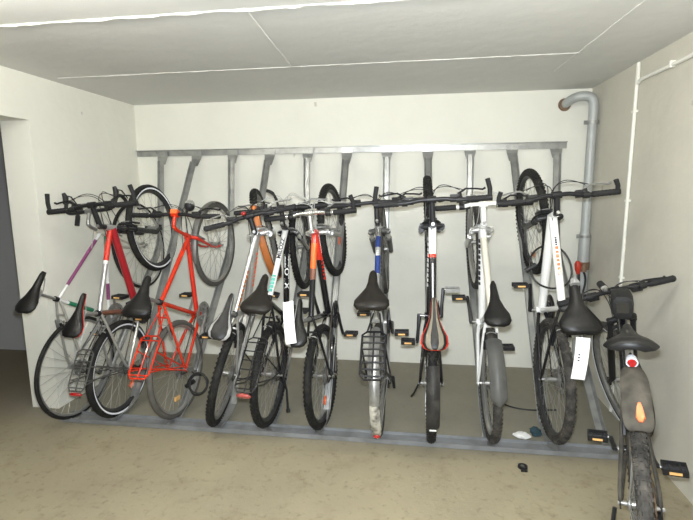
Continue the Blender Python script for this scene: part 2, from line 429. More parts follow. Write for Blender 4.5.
def mudguard(root, off, c, e1, e2, R, width, a0, a1, m, stays=True, axle_w=.055, name='mudguard', crown=.35, seg=None, tip=None):
    mb = MB(); prof = []; n = 7
    ax = e1.cross(e2).normalized()
    for j in range(n): t = -1+2*j/(n-1); prof.append((R-crown*width*.5*t*t, t*width/2))
    for j in reversed(range(n)): t = -1+2*j/(n-1); prof.append((R-.003-crown*width*.5*t*t, t*width/2*.97))
    K = 30; rings = []; mats = None
    for i in range(K+1):
        a = R_(a0+(a1-a0)*i/K); d = e1*math.cos(a)+e2*math.sin(a); sc = 1.
        if i > K-4: sc = math.sqrt(max(.05, 1-((i-(K-4))/4)**2*.9))
        rings.append([c+d*q[0]+ax*q[1]*sc for q in prof])
    if seg:
        cut = int(K*seg[0]); mb.rings(rings[:cut+1], m); mb.rings(rings[cut:], seg[1])
    else: mb.rings(rings, m)
    o = mb.build(name, root, loc=off)
    if stays:
        mb = MB(); a = R_(a0+(a1-a0)*.8); d = e1*math.cos(a)+e2*math.sin(a)
        for s in (-1, 1):
            mb.tube([c+ax*s*axle_w, c+ax*s*(width/2+.004)+d*(R-.01)], .0022, 'spoke', 5)
            a = R_(a0+(a1-a0)*.45); d2 = e1*math.cos(a)+e2*math.sin(a)
            mb.tube([c+ax*s*axle_w, c+ax*s*(width/2+.004)+d2*(R-.01)], .0022, 'spoke', 5)
        mb.build('mudguard_stay', o)
    return o
SADDLES = {  # (x, half width, top height, skirt)
 'slim': [(-.135,.030,.016,.030), (-.125,.055,.018,.036), (-.10,.070,.018,.040), (-.06,.066,.012,.040), (-.02,.045,.006,.036), (.03,.026,.002,.030), (.08,.020,0,.028), (.12,.017,-.002,.026), (.140,.010,-.008,.018)],
 'comfort': [(-.135,.045,.012,.040), (-.125,.076,.018,.052), (-.10,.094,.020,.058), (-.065,.092,.014,.058), (-.025,.068,.006,.050), (.02,.038,.002,.042), (.06,.027,0,.036), (.10,.024,-.002,.032), (.128,.020,-.006,.028), (.142,.010,-.016,.016)],
 'wide': [(-.14,.055,.012,.045), (-.13,.095,.020,.060), (-.10,.118,.022,.065), (-.06,.108,.016,.062), (-.02,.074,.008,.052), (.03,.042,.003,.044), (.08,.030,0,.038), (.12,.025,-.004,.032), (.15,.012,-.014,.018)]}
def saddle(root, off, at, kind, m, tilt=0., wscale=1.):
    mb = MB(); rings = []; rows = SADDLES[kind]; n = 16
    mats = m if isinstance(m, (list, tuple)) else [m]*n
    # resample rows
    R2 = []
    for i in range(len(rows)-1):
        for k in range(3):
            t = k/3; t2 = t*t*(3-2*t) if False else t; R2.append([rows[i][q]*(1-t2)+rows[i+1][q]*t2 for q in range(4)])
    R2.append(list(rows[-1]))
    for (x, w_, z, sk) in R2:
        ring = []
        for j in range(n):
            a = 2*PI*(j+.5)/n; cx, sz = math.cos(a), math.sin(a)
            yy = w_*wscale*(abs(cx)**.75)*(1 if cx > 0 else -1)
            zz = z+(abs(sz)**.8)*(.014 if sz > 0 else -.010)-sk*.62*(abs(yy)/(w_*wscale+1e-6))**2.2*.62
            p = V((x, yy, zz-.012)); p = Matrix.Rotation(-tilt, 3, 'Y') @ p
            ring.append(at+p)
        rings.append(ring)
    mb.rings(rings, mats)
    o = mb.build('saddle', root, loc=off, ang=60)
    mb = MB()
    for s in (-1, 1):
        mb.tube([at+V((-.10, s*.035, -.028)), at+V((-.05, s*.024, -.048)), at+V((.04, s*.022, -.048)), at+V((.11, s*.008, -.026))], .0035, 'alloy', 6)
    mb.build('saddle_rails', o)
    return o

def bike(S0, label):
    S = dict(DEF); S.update(S0); R = S['R']; dusty = S['dusty']
    th, ps, ph = S['th'], S['ps'], S['ph']
    f = V((0, math.cos(th), math.sin(th))); u = V((0, -math.sin(th), math.cos(th))); l = V((-1,0,0))
    l2 = l*math.cos(ph)+u*math.sin(ph); u2 = u*math.cos(ph)-l*math.sin(ph)
    Rm = Matrix.Rotation(ps, 3, 'Z') @ Matrix((f, l2, u2)).transposed()
    root = bpy.data.objects.new('bicycle', None); C.objects.link(root)
    P = V((S['X'], S['Y'], S['Z'])); root.matrix_world = Matrix.Translation(P-Rm @ V((0,0,R))) @ Rm.to_4x4()
    tag(root, label, 'bicycle', S.get('group'))
    off = V((0,0,R)); inv = Rm.inverted()
    # geometry
    a = R_(S['ha']); U = V((-math.cos(a), 0, math.sin(a))); N = V((math.sin(a), 0, math.cos(a)))
    A0 = V((S['wb'],0,0))-N*S['rake']; HB = A0+U*S['fl']; HT = HB+U*S['hl']; st = S['st']
    NS = N*math.cos(st)+YA*math.sin(st); YS = YA*math.cos(st)-N*math.sin(st)
    def F(s, y, t): return A0+NS*s+YS*y+U*t
    fa = F(S['rake'], 0, 0)
    bb = V((S['bbx'], 0, S['bbz'])); b = R_(S['sta']); sd = V((-math.cos(b), 0, math.sin(b))); sc = bb+sd*S['stl']; sm = bb+sd*S['sh']
    rt_, rd_, rs_ = S['frame_r']
    # frame
    mb = MB()
    def seg_tube(p0, p1, segs, r, n=14, r1=None):
        t0 = 0
        for t1, m in segs:
            ra = r+((r1 or r)-r)*t0; rb = r+((r1 or r)-r)*t1
            mb.tube([p0.lerp(p1, t0), p0.lerp(p1, t1)], [ra, rb], m, n); t0 = t1
    tA = HT-U*(.03+rt_)+V((-.01,0,0)); dA = HB+U*(.02+rd_*.6)
    seg_tube(tA, sc-sd*.015, S['top'], rt_, r1=rt_*.85)
    seg_tube(dA, bb, S['down'], rd_)
    mb.tube([bb, sc], rs_, S['seat'], 12)
    mb.tube([HB-U*.008, HB-U*.004, HT-U*.0, HT+U*.006], [.022,.0215,.0205,.020] if S['fork'] == 'susp' else [.018,.0185,.0175,.017], S['head'], 14)
    mb.tube([bb-YA*.036, bb+YA*.036], .021, S['seat'], 14)
    mb.tube([sc-sd*.012, sc+sd*.012], rs_+.005, 'satin', 12)
    for s in (-1, 1):
        mb.tube([bb+V((-.02, s*.020, 0)), V((S['bbx']-.10, s*.036, S['bbz']*.7)), V((.03, s*.062, 0)), V((0, s*.066, 0))], [.011,.011,.009,.007], S['stay'], 8)
        mb.tube([sc+V((.0, s*.014, -.02)), sc.lerp(V((0,0,0)), .25)+YA*s*.034, V((.02, s*.064, .05)), V((0, s*.066, .0))], [.008,.0085,.008,.007], S['stay'], 8)
        mb.box(V((0, s*.066, 0)), (.035, .005, .03), S['stay'])
    pb = sc.lerp(V((0,0,0)), .22); mb.tube([pb-YA*.03, pb+YA*.03], .007, S['stay'], 6)
    frame = mb.build('frame', root, loc=off)
    up_cam = V((0,0,1))
    if 'text_top' in S: 
        for (txt, m, size, t0, nv, tex) in S['text_top']: text_on(sc, tA, V(nv), rt_*.93, txt, m, size, t0, frame, stretch=tex)
    if 'text_down' in S:
        for (txt, m, size, t0, nv, tex) in S['text_down']: text_on(bb, dA, V(nv), rd_, txt, m, size, t0, frame, stretch=tex)
    for (which, m, t0, t1, n, size, nv) in S.get('dash', []):
        p0, p1, r = (sc, tA, rt_*.95) if which == 'top' else (bb, dA, rd_)
        dashes(p0, p1, V(nv), r, m, t0, t1, n, size, frame)
    # fork
    mb = MB(); fm, fm2 = S['fork_m'], S['fork_m2']; t0 = S['fl']
    hwf = .058 if S['fork'] == 'susp' else .045
    if S['fork'] == 'susp':
        mb.tube([F(0, -hwf-.012, t0-.015), F(0, -hwf*.4, t0-.004), F(0, hwf*.4, t0-.004), F(0, hwf+.012, t0-.015)], [.015,.019,.019,.015], fm, 10)
        for s in (-1, 1):
            mb.tube([F(0, s*hwf, t0-.0), F(0, s*hwf, t0-.03), F(0, s*hwf, t0-.14)], [.017,.014,.014], fm2, 12)
            mb.tube([F(0, s*hwf, t0-.03), F(0, s*hwf, t0-.031)], .019, fm, 12)
            mb.tube([F(0, s*hwf, t0-.13), F(0, s*hwf, t0-.14), F(.004, s*hwf, .06), F(S['rake'], s*hwf, 0)], [.021,.0195,.017,.012], fm, 12)
            mb.box(F(S['rake'], s*(hwf), 0), (.04, .008, .03), fm, (NS, YS, U))
        RT = R+.02; mb.tube(bez([F(.02, -hwf, t0-.15), F(.045, -hwf*.9, RT+.06), F(.045, hwf*.9, RT+.06), F(.02, hwf, t0-.15)], 8), .010, fm, 8)
    else:
        for s in (-1, 1):
            mb.tube([F(0, s*.012, t0-.01), F(0, s*(hwf-.004), t0-.03), F(0, s*hwf, t0-.06), F(.0, s*hwf, t0*.35), F(.018, s*hwf, t0*.12), F(S['rake'], s*hwf, 0)], [.013,.013,.0125,.010,.008,.007], fm, 10)
    fork = mb.build('fork', root, loc=off)
    # wheels
    fwh = wheel('front_wheel', root, off, fa, NS, U, S, True, S['front_stripe'])
    sr_ = dict(S); 
    if 'tyre_r' in S: sr_['tyre'] = S['tyre_r']
    rwh = wheel('rear_wheel', root, off, V((0,0,0)), XA, ZA, sr_, False, S['rear_stripe'])
    # brakes
    def vbrake(p, ydir, dn, fwd, name):
        mb = MB()
        for s in (-1, 1):
            mb.tube([p+ydir*s*.034-dn*.0+fwd*.02, p+ydir*s*.036+dn*.05+fwd*.025, p+ydir*s*.030-dn*.055+fwd*.025], [.007,.008,.006], S['brake_m'], 6)
            mb.box(p+ydir*s*.024+dn*.008+fwd*.004, (.05, .012, .012), 'black', (fwd.cross(ydir), ydir, fwd))
        mb.tube(bez([p+ydir*.03-dn*.05+fwd*.028, p-dn*.075+fwd*.03, p-ydir*.03-dn*.05+fwd*.028], 6), .003, 'spoke', 5)
        mb.build(name, root, loc=off)
    zt = R-S['tw']*2
    sdv = sc.normalized(); vbrake(sdv*(zt+.01)+XA*.0, YA, -sdv, -XA.cross(YA).cross(sdv).normalized()*0-V((sdv.z,0,-sdv.x)), 'rear_brake')
    vbrake(F(.03 if S['fork'] == 'susp' else .0, 0, zt+.01), YS, -U, NS, 'front_brake')
    # drivetrain (right side, -y)
    ca = R_(S['crank']); cl = .17; dcr = V((math.cos(ca), 0, math.sin(ca)))
    mb = MB(); cm = S['crank_m']
    for (rr, yy) in ((.095, -.052), (.075, -.045), (.052, -.038)):
        c0 = bb+YA*yy; mb.revolve(c0, XA, ZA, [(rr,.0012), (rr,-.0012), (rr-.018,-.0012), (rr-.018,.0012)], cm, n=40, mod=lambda i, j: (.003 if i % 2 and j < 2 else 0))
    for i in range(5):
        t = ca+2*PI*i/5+.6; mb.tube([bb+YA*-.052, bb+V((math.cos(t)*.085, -.050, math.sin(t)*.085))], [.012,.006], cm, 6)
    mb.tube([bb-YA*.064, bb+YA*.062], .009, 'alloy', 10)
    cs = mb.build('crankset', root, loc=off)
    ang = -th
    pf = inv @ V((0,1,0)); pf.y = 0; pf.normalize(); pu = YA.cross(pf)*-1
    for s in (-1, 1):
        d = dcr if s == -1 else -dcr
        mb = MB(); p0 = bb+YA*s*.068; p1 = p0+d*cl+YA*s*.014
        mb.tube([p0-d*.012, p0, p0.lerp(p1, .5), p1, p1+d*.010], [.012,.0145,.010,.011,.008], cm, 8, flat=.65); mb.build('crank_arm', cs)
        pc = p1+YA*s*.058; mb = MB()
        mb.tube([p1, pc+YA*s*.035], .006, 'alloy', 6)
        pm = 'alloy' if S['pedal'] == 'alloy' or (s == -1 and S.get('pedal_r')) else 'black'
        mb.tube([p1+YA*s*.012, pc+YA*s*.045], .013, pm, 8)
        for q in (-1, 1): mb.box(pc+pf*q*.034, (.008, .088, .024), pm, (pf, YA, pu))
        for q in (-1, 1): mb.box(pc+YA*q*.042, (.070, .006, .022), pm, (pf, YA, pu))
        for q in (-.5, .5): mb.box(pc+YA*q*.042, (.066, .006, .016), pm, (pf, YA, pu))
        pd = mb.build('pedal', root, loc=off)
        for q in (() if (s == -1 and S.get('pedal_r')) or (s == -1 and S.get('plain_r')) else (-1, 1)):
            MB().box(pc+pf*q*.0395, (.004, .044, .010), 'amber', (pf, YA, pu)).build('pedal_reflector', pd)
    mb = MB(); 
    for i, rr in enumerate((.058, .052, .046, .040, .034, .028, .023)):
        mb.revolve(V((0, -.022-i*.0045, 0)), XA, ZA, [(rr,.0009), (rr,-.0009), (.014,-.0009), (.014,.0009)], 'chain' if dusty else 'rim_dull', n=28, mod=lambda i, j: (.0025 if i % 2 and j < 2 else 0))
    mb.build('cassette', root, loc=off)
    mb = MB(); rc = .085; rk = .04; cy_ = -.046; p1 = V((.022,cy_,-.085)); p2 = V((.032,cy_,-.165)); cmat = 'rusty_chain' if dusty else 'chain'
    path = [bb+V((0,cy_,rc)), V((0,cy_,rk)), V((-rk,cy_,.0)), V((-.01,cy_,-rk-.01)), p1+V((.014,0,0)), p1+V((0,0,-.015)), p2+V((-.014,0,0.01)), p2+V((0,0,-.014)), bb+V((-.03,cy_,-rc*.93)), bb+V((rc*.75,cy_,-rc*.66)), bb+V((rc,cy_,0)), bb+V((rc*.7,cy_,rc*.7))]
    mb.tube(path, .0042, cmat, 5, closed=True); mb.build('chain', root, loc=off)
    mb = MB(); mb.box(V((.012,-.062,-.045)), (.03,.018,.05), S['brake_m']); mb.box((p1+p2)/2+YA*-.010, (.014,.003,.105), S['brake_m']); mb.box((p1+p2)/2+YA*.010, (.014,.003,.105), S['brake_m'])
    for p in (p1, p2): mb.tube([p-YA*.005, p+YA*.005], .017, 'black', 10)
    mb.build('derailleur', root, loc=off)
    # seat post and saddle
    mb = MB(); mb.tube([sc-sd*.05, sm-sd*.045], rs_-.003, S['post_m'], 12); mb.box(sm-sd*.045, (.05, .036, .018), S['post_m']); mb.build('seat_post', root, loc=off)
    sad = saddle(root, off, sm, S['saddle'], S['saddle_m'], S.get('tilt', 0.), S.get('wscale', 1.))
    if S.get('saddle_trim'):
        m_, k_ = S['saddle_trim']; mb = MB(); rows = SADDLES[S['saddle']]; pts = []
        w1 = rows[2][1]
        for t in [-1, -.75, -.5, -.25, 0, .25, .5, .75, 1]: pts.append(sm+V((-.13+.035*t*t+.018*math.exp(-(t*3)**2)*k_, t*w1*.93, .004-.032*t*t)))
        mb.tube(smooth_path(pts, 3), .005, m_, 6); mb.build('saddle_piping', sad)
    # stem + handlebar
    bc = HT+U*S['su']+NS*S['sf']; mb = MB()
    if S.get('quill'):
        mb.tube(smooth_path([HT, HT+U*(S['su']*.7), HT+U*S['su']+NS*.02, bc], 4), .0125, S['stem_m'], 12)
    else:
        mb.tube([HT, HT+U*(max(S['su'], .03)*.5)], .0175, S['stem_m'], 12); mb.tube([HT+U*(S['su']*.45), bc], [.018,.015], S['stem_m'], 12)
    mb.tube([bc-YS*.024, bc+YS*.024], .0205, S['stem_m'], 14)
    mb.tube([HT+U*(S['su']*.5), HT+U*(S['su']*.5+.024)], .010, 'alloy', 8)
    mb.build('stem', root, loc=off)
    hw = S['hw']; bs = S.get('bs', -.010)
    def Bp(s, y, t): return bc+NS*s+YS*y+U*t
    mb = MB()
    if S['bar'] == 'drop':
        pts = []
        for sgn in (1, -1):
            side = [(0, .04, 0), (0, .15, 0), (.03, .185, 0), (.085, .195, -.005), (.11, .198, -.04), (.095, .20, -.095), (.04, .202, -.13), (-.03, .203, -.135)]
            q = [Bp(s, sgn*y, t) for s, y, t in side]; pts.append(smooth_path(q, 4))
        mb.tube(list(reversed(pts[1]))+pts[0], .0125, S['bar_m'], 10)
    else:
        rise = S.get('rise', 0)
        q = [Bp(bs, -hw, rise), Bp(bs, -hw*.5, rise), Bp(0, -.07, 0), Bp(0, 0, 0), Bp(0, .07, 0), Bp(bs, hw*.5, rise), Bp(bs, hw, rise)]
        mb.tube(smooth_path(q, 4), .0122, S['bar_m'], 12)
    bar = mb.build('handlebar', root, loc=off)
    for sgn in (1, -1):
        if S['bar'] == 'drop':
            mb = MB(); mb.tube([Bp(.075, sgn*.195, .004), Bp(.12, sgn*.196, .01), Bp(.145, sgn*.197, .035)], [.016,.019,.012], 'black', 10)
            mb.tube([Bp(.135, sgn*.197, .01), Bp(.15, sgn*.20, -.04), Bp(.12, sgn*.203, -.11)], [.009,.007,.005], 'black', 6, flat=.6); mb.build('brake_lever', bar)
            mb = MB(); mb.tube([Bp(.04, sgn*.202, -.13), Bp(-.033, sgn*.203, -.135)], .0165, S['grip_m'], 10); mb.build('grip', bar)
            continue
        rise = S.get('rise', 0)
        g0, g1 = Bp(bs, sgn*hw, rise), Bp(bs, sgn*(hw-.12), rise)
        mb = MB(); K = 12; mb.tube([g0.lerp(g1, i/K) for i in range(K+1)], [(.0175 if i % 2 else .0162) for i in range(K+1)], S['grip_m'], 12)
        mb.build('grip', bar)
        c_ = Bp(bs, sgn*(hw-.15), rise); lm = S.get('lever_m', 'satin')
        mb = MB(); dd = (g1-g0).normalized()
        mb.tube([c_-dd*.012, c_+dd*.02], .0185, 'black', 10)
        mb.tube([c_, c_+NS*.035-U*.012+dd*.0], [.010,.011], 'black', 8)
        mb.box(c_+dd*.028+NS*.012-U*.012, (.04, .05, .028), 'black', (NS, YS, U))
        mb.tube([c_+NS*.035-U*.012+dd*.01, c_+NS*.062-U*.018-dd*.035, c_+NS*.058-U*.020-dd*.09, c_+NS*.052-U*.022-dd*.125, c_+NS*.060-U*.022-dd*.14], [.007,.006,.0055,.006,.007], lm, 6)
        mb.build('brake_lever', bar)
        if S['ends']:
            e0 = Bp(bs, sgn*(hw+.008), rise); mb = MB(); el = S.get('end_len', .10); et = S.get('end_t', .03)
            mb.tube([e0-YS*.012, e0+YS*.012], .0175, 'satin', 10)
            mb.tube([e0, e0+NS*el*.5+U*et*.5, e0+NS*el+U*et-YS*sgn*.012], [.012,.0125,.0135], S.get('end_m', 'grip'), 10); mb.build('bar_end', bar)
        else:
            mb = MB(); mb.tube([g0-dd*-.0, g0-dd*.008], [.0185,.012], 'black', 10); mb.build('bar_plug', bar)
    # cables
    mb = MB(); rr = .0024; cmx = S['cables']; h2 = (hw-.13) if S['bar'] != 'drop' else .19
    spread = S.get('cable_bow', .085)
    for k, (y0, tgt) in enumerate([(h2, dA+YA*.02+(bb-dA)*.12), (-h2, tA-YA*.012+(sc-tA)*.25), (h2*.9, F(.03, .03, S['fl']-.10)), (-h2*.9, dA-YA*.02+(bb-dA)*.2)]):
        s0 = Bp(.045, y0, -.012); sg = 1 if y0 > 0 else -1
        mb.tube(bez([s0, Bp(.05+spread*.3, y0*.55, 0), Bp(spread*(1+.2*k), y0*-.15*(1 if k < 2 else -1), -.03), Bp(spread*.8, -y0*.2, -.12), tgt], 16), rr, cmx, 6)
    mb.build('brake_cables', root, loc=off)
    S['_'] = dict(root=root, off=off, Rm=Rm, P=P, F=F, NS=NS, YS=YS, U=U, HT=HT, HB=HB, fa=fa, bb=bb, sc=sc, sm=sm, bc=bc, sad=sad, tA=tA, dA=dA, sd=sd, frame=frame, Bp=Bp, bar=bar, fork=fork)
    return S
def luggage_rack(S, m, x0=.06, x1=-.27, w_=.11, z=None, light=None, r=.0048, slats=5, drop=0., cross=0):
    g = S['_']; z = z or S['R']+.055; mb = MB(); D = lambda x, y, dz=0: V((x, y, z+dz-drop*(x0-x)/(x0-x1)))
    loop = [D(x0, -w_*.3), D(x0-.02, -w_*.5), D(x1+.03, -w_*.5), D(x1, -w_*.35), D(x1, w_*.35), D(x1+.03, w_*.5), D(x0-.02, w_*.5), D(x0, w_*.3)]
    mb.tube(loop, r, m, 6, closed=True)
    mb.tube([D(x0, 0), D(x1, 0)], r*.8, m, 5)
    for i in range(slats):
        x = x0-.03+(x1-x0+.05)*i/(slats-1); mb.tube([D(x, -w_*.5), D(x, w_*.5)], r*.8, m, 5)
    for s in (-1, 1):
        mb.tube([D(x0-.10, s*w_*.5), V((.0, s*.072, .02))], r*.9, m, 5); mb.tube([D(x1+.06, s*w_*.5), V((-.012, s*.072, .012))], r*.9, m, 5)
        mb.tube([D(x0, s*w_*.3), g['sc']+V((-.01, s*.016, -.06))], r*.8, m, 5)
        if cross: mb.tube([D(x1+.04, s*w_*.5), D(x1+.10, s*w_*.5, -.12), V((.0, s*.074, .05))], r*.8, m, 5)
    o = mb.build('luggage_rack', g['root'], loc=g['off'])
    if light:
        mb = MB(); c_ = D(x1-.015, 0, -.012); rr = []
        for k, sc_ in enumerate((.75, 1, 1, .8)):
            rr.append([c_+V((-.006+.006*(3-k)-.004, math.cos(a)*.042*sc_, math.sin(a)*.018*sc_)) for a in [2*PI*j/14 for j in range(14)]])
        mb.rings(rr, light); mb.build('rear_reflector', o)
    return o
GR = 'bicycles hanging in the rack'
FIT = {"A": {"X": 0.2456, "Y": -1.2821, "Z": 0.3553, "th": 0.81, "ps": -0.1148, "ph": 0.0585, "st": 0.1615, "wb": 1.0354, "sh": 0.7092, "stl": 0.515, "su": 0.0909, "sf": 0.1042, "fl": 0.3776, "hw": 0.21, "R": 0.3461, "bbx": 0.4199}, "B": {"X": 0.5062, "Y": -1.2079, "Z": 0.33, "th": 1.0685, "ps": -0.0437, "ph": 0.0353, "st": 0.1096, "wb": 1.0579, "sh": 0.6251, "stl": 0.4326, "su": 0.1185, "sf": 0.1272, "fl": 0.4603, "hw": 0.2866, "R": 0.3321, "bbx": 0.4205}, "C": {"X": 0.9249, "Y": -1.2039, "Z": 0.3441, "th": 0.8541, "ps": -0.0283, "ph": -0.0279, "st": -0.0303, "wb": 1.0173, "sh": 0.698, "stl": 0.4883, "su": 0.1583, "sf": 0.0949, "fl": 0.3976, "hw": 0.3208, "R": 0.3299, "bbx": 0.4257}, "D": {"X": 1.3027, "Y": -1.2557, "Z": 0.3501, "th": 1.0012, "ps": -0.2609, "ph": 0.444, "st": 0.4778, "wb": 1.0333, "sh": 0.6719, "stl": 0.4038, "su": 0.0507, "sf": 0.0995, "fl": 0.4228, "hw": 0.2833, "R": 0.3357, "bbx": 0.4357}, "E": {"X": 1.604, "Y": -1.2758, "Z": 0.3661, "th": 0.7742, "ps": -0.0578, "ph": 0.0553, "st": 0.1366, "wb": 1.0513, "sh": 0.6412, "stl": 0.457, "su": 0.0646, "sf": 0.1065, "fl": 0.428, "hw": 0.314, "R": 0.3262, "bbx": 0.4412}, "G": {"X": 1.9168, "Y": -1.1663, "Z": 0.3268, "th": 1.0862, "ps": -0.0115, "ph": -0.0773, "st": 0.0631, "wb": 1.0376, "sh": 0.6741, "stl": 0.4183, "su": 0.0394, "sf": 0.1103, "fl": 0.4288, "hw": 0.2736, "R": 0.3349, "bbx": 0.4223}, "H": {"X": 2.3024, "Y": -1.3064, "Z": 0.3873, "th": 0.7232, "ps": 0.0295, "ph": -0.0481, "st": 0.033, "wb": 1.0565, "sh": 0.6827, "stl": 0.4123, "su": 0.0843, "sf": 0.1188, "fl": 0.4381, "hw": 0.3032, "R": 0.3394, "bbx": 0.4293}, "I": {"X": 2.6158, "Y": -1.3061, "Z": 0.3715, "th": 1.068, "ps": 0.0137, "ph": -0.017, "st": 0.0576, "wb": 1.0434, "sh": 0.6668, "stl": 0.45, "su": 0.0653, "sf": 0.134, "fl": 0.435, "hw": 0.3042, "R": 0.3378, "bbx": 0.4281}, "J": {"X": 2.9651, "Y": -1.2622, "Z": 0.3733, "th": 0.8421, "ps": 0.0388, "ph": -0.0661, "st": 0.0195, "wb": 1.0432, "sh": 0.6494, "stl": 0.45, "su": 0.0638, "sf": 0.1126, "fl": 0.4372, "hw": 0.2817, "R": 0.3399, "bbx": 0.4269}, "K": {"X": 3.3156, "Y": -1.2904, "Z": 0.4267, "th": 1.0016, "ps": 0.0383, "ph": -0.0433, "st": 0.082, "wb": 1.0477, "sh": 0.6838, "stl": 0.4387, "su": 0.0674, "sf": 0.0946, "fl": 0.4219, "hw": 0.3048, "R": 0.3546, "bbx": 0.4384}, "L": {"X": 3.362, "Y": -2.2879, "Z": 0.3446, "th": 0.0886, "ps": -0.3288, "ph": -0.1149, "st": 0.3841, "wb": 1.0843, "sh": 0.6707, "stl": 0.45, "su": 0.0273, "sf": 0.066, "fl": 0.4847, "hw": 0.2862, "R": 0.3391, "bbx": 0.4262}}
def mk(k, label, **kw): return bike(dict(FIT[k], group=GR, **kw), label)

# A leftmost racing bike
A = mk('A', 'old racing bicycle with purple and green tubes and dropped bars, nearest the left wall', bar='drop', tw=.013, hl=.12,
  top=[(.12,'white'), (.8,'purple'), (1,'white')], down=[(.25,'green'), (.6,'white'), (.8,'purple'), (1,'white')], seat='white', head='cream', stay='silver', fork_m='cream', frame_r=(.0115,.0125,.012),
  quill=True, stem_m='alloy', bar_m='black', brake_m='alloy', saddle='slim', tilt=R_(8), frame_seat=None, rim='rim', crank=60, crank_m='alloy', cables='cable_w', spoke_n=32)
g = A['_']; mb = MB(); mb.tube([g['bb'].lerp(g['sc'], .35), g['bb'].lerp(g['sc'], .8)], .0145, 'green', 12); mb.build('green_band', g['frame'])
# B red/silver MTB
B = mk('B', 'red and silver mountain bicycle with bar ends, tyres with a bright reflective stripe', bs=-.016, wheel_ref_r=245, wr_col='orangeref', tw=.026, knob=True, front_stripe=True, rear_stripe=True, hl=.10,
  top=[(.38,'red'), (.42,'white'), (1,'silver')], down=[(1,'dark_red')], seat='bronze', head='silver', stay='silver', frame_r=(.018,.025,.016), fork='susp', fork_m='satin', fork_m2='satin',
  ends=True, end_len=.11, saddle_m=['leather']*7+['red']+['leather']*8, rim='rim_black', crank=120, wscale=.95)
luggage_rack(B, 'grey_plastic', light='redref', x1=-.19, slats=6, cross=1)
# C orange-red trekking
Cb = mk('C', 'bright orange-red city bicycle with a matching red luggage rack', tw=.020, hl=.05, su_=.0,
  top=[(1,'orange_red')], down=[(1,'red')], seat='orange_red', head='orange_red', stay='orange_red', fork_m='red', frame_r=(.0165,.0165,.015), quill=True, stem_m='orange_red',
  saddle='comfort', tilt=R_(4), tyre='tyre_grey', rim='rim', crank=175, crank_m='alloy', brake_m='alloy', wheel_ref_r=215, rake=.05, bar_m='black')
luggage_rack(Cb, 'orange_red', x0=.07, x1=-.20, w_=.13, r=.006, light=None, slats=2, cross=1)
g = Cb['_']
mudguard(g['root'], g['off'], g['fa'], g['NS'], g['U'], Cb['R']+.016, .042, -20, 130, 'rim_dull', axle_w=.05)
mb = MB(); c_ = g['Bp'](.07, -.075, -.03); mb.ball(c_, .036, 'black', ax=(g['NS'], g['YS'], g['U'])); mb.ball(c_+g['NS']*.012, .034, 'chrome', ax=(g['NS'], g['YS'], g['U'])); mb.tube([g['Bp'](0,-.075,0), c_], .008, 'black', 8); mb.build('headlamp', g['root'], loc=g['off'])
mb = MB(); mb.box(g['Bp'](.012, 0, .014), (.03,.046,.03), 'orangeref', (g['NS'], g['YS'], g['U'])); mb.build('bar_clamp', g['bar'])
# D silver with orange
D = mk('D', 'silver mountain bicycle with orange lettering, leaning to the left, orange front mudguard', tw=.026, knob=True, top=[(.12,'silver'), (1,'silver')], down=[(1,'silver')], hl=.10,
  seat='silver', head='silver', stay='silver', frame_r=(.018,.022,.016), fork='susp', fork_m='silver', fork_m2='chrome', saddle='slim', saddle_m=['leather','silver_vinyl','leather','leather','leather','silver_vinyl']+['leather']*10,
  rim='rim_dull', crank=355, crank_m='alloy', bar_m='satin', ends=False, dash=[('top','orange',.04,.55,9,.013,(0,-.8,.6)), ('down','orangeref',.35,.8,8,.02,(0,-.9,.3))], lever_m='alloy')
g = D['_']; mudguard(g['root'], g['off'], g['fa'], g['NS'], g['U'], D['R']+.014, .048, 60, 240, 'orange', stays=False)
# E white MILOZZI
E = mk('E', 'bicycle with black lettering on a white top tube and a black wire luggage rack', tw=.024, knob=True, hl=.10,
  top=[(.93,'white'), (1,'gloss_black')], down=[(1,'gloss_black')], seat='gloss_black', head='gloss_black', stay='gloss_black', frame_r=(.020,.021,.016), fork='susp', fork_m='gloss_black', fork_m2='chrome', stem_m='satin',
  saddle='comfort', saddle_m='brownblack', crank=100, saddle_trim=('silver_vinyl',0), text_top=[('MILOZZI','ink',.026,.56,(0,-.33,1),1.25)], text_down=[('MILOZZI','white',.032,.34,(0,-.40,1),1.5)],
  dash=[('top','teal',.10,.34,5,.024,(0,-.25,1))], rim='rim_black', lever_m='alloy', cables='cable_w', cable_bow=.13)
luggage_rack(E, 'satin', light='pinkref', slats=6, w_=.12, cross=1)
g = E['_']; mb = MB(); mb.tube([V((.02,-.070,-.01)), V((-.06,-.10,-.10)), V((-.16,-.12,-.15))], [.007,.007,.008], 'satin', 8); mb.tube([V((-.16,-.12,-.15)), V((-.18,-.125,-.16))], .013, 'black', 8); mb.build('kickstand', g['root'], loc=g['off'])
# G red/black
G = mk('G', 'bicycle with a frame fading from glossy red to black, silver handlebar', tw=.025, knob=True, hl=.09,
  top=[(.12,'red'), (.42,'flame'), (.55,'bronze'), (1,'gloss_black')], down=[(.3,'red'), (1,'gloss_black')], seat='gloss_black', head='red', stay='gloss_black', frame_r=(.020,.022,.016), fork='susp', fork_m='alloy', fork_m2='chrome', brake_m='chrome',
  bar_m='chrome', stem_m='chrome', ends=True, end_len=.09, crank=230, saddle='slim', saddle_m=['leather','olive','silver_vinyl','leather']+['leather']*12, rim='rim_black', lever_m='alloy', cables='cable_w', wheel_ref_r=225, wr_col='orangeref', wheel_ref_f=250,
  dash=[('down','red',.45,.72,6,.022,(0,-.8,.5)), ('down','white',.76,.97,8,.012,(0,-1,-.2))])
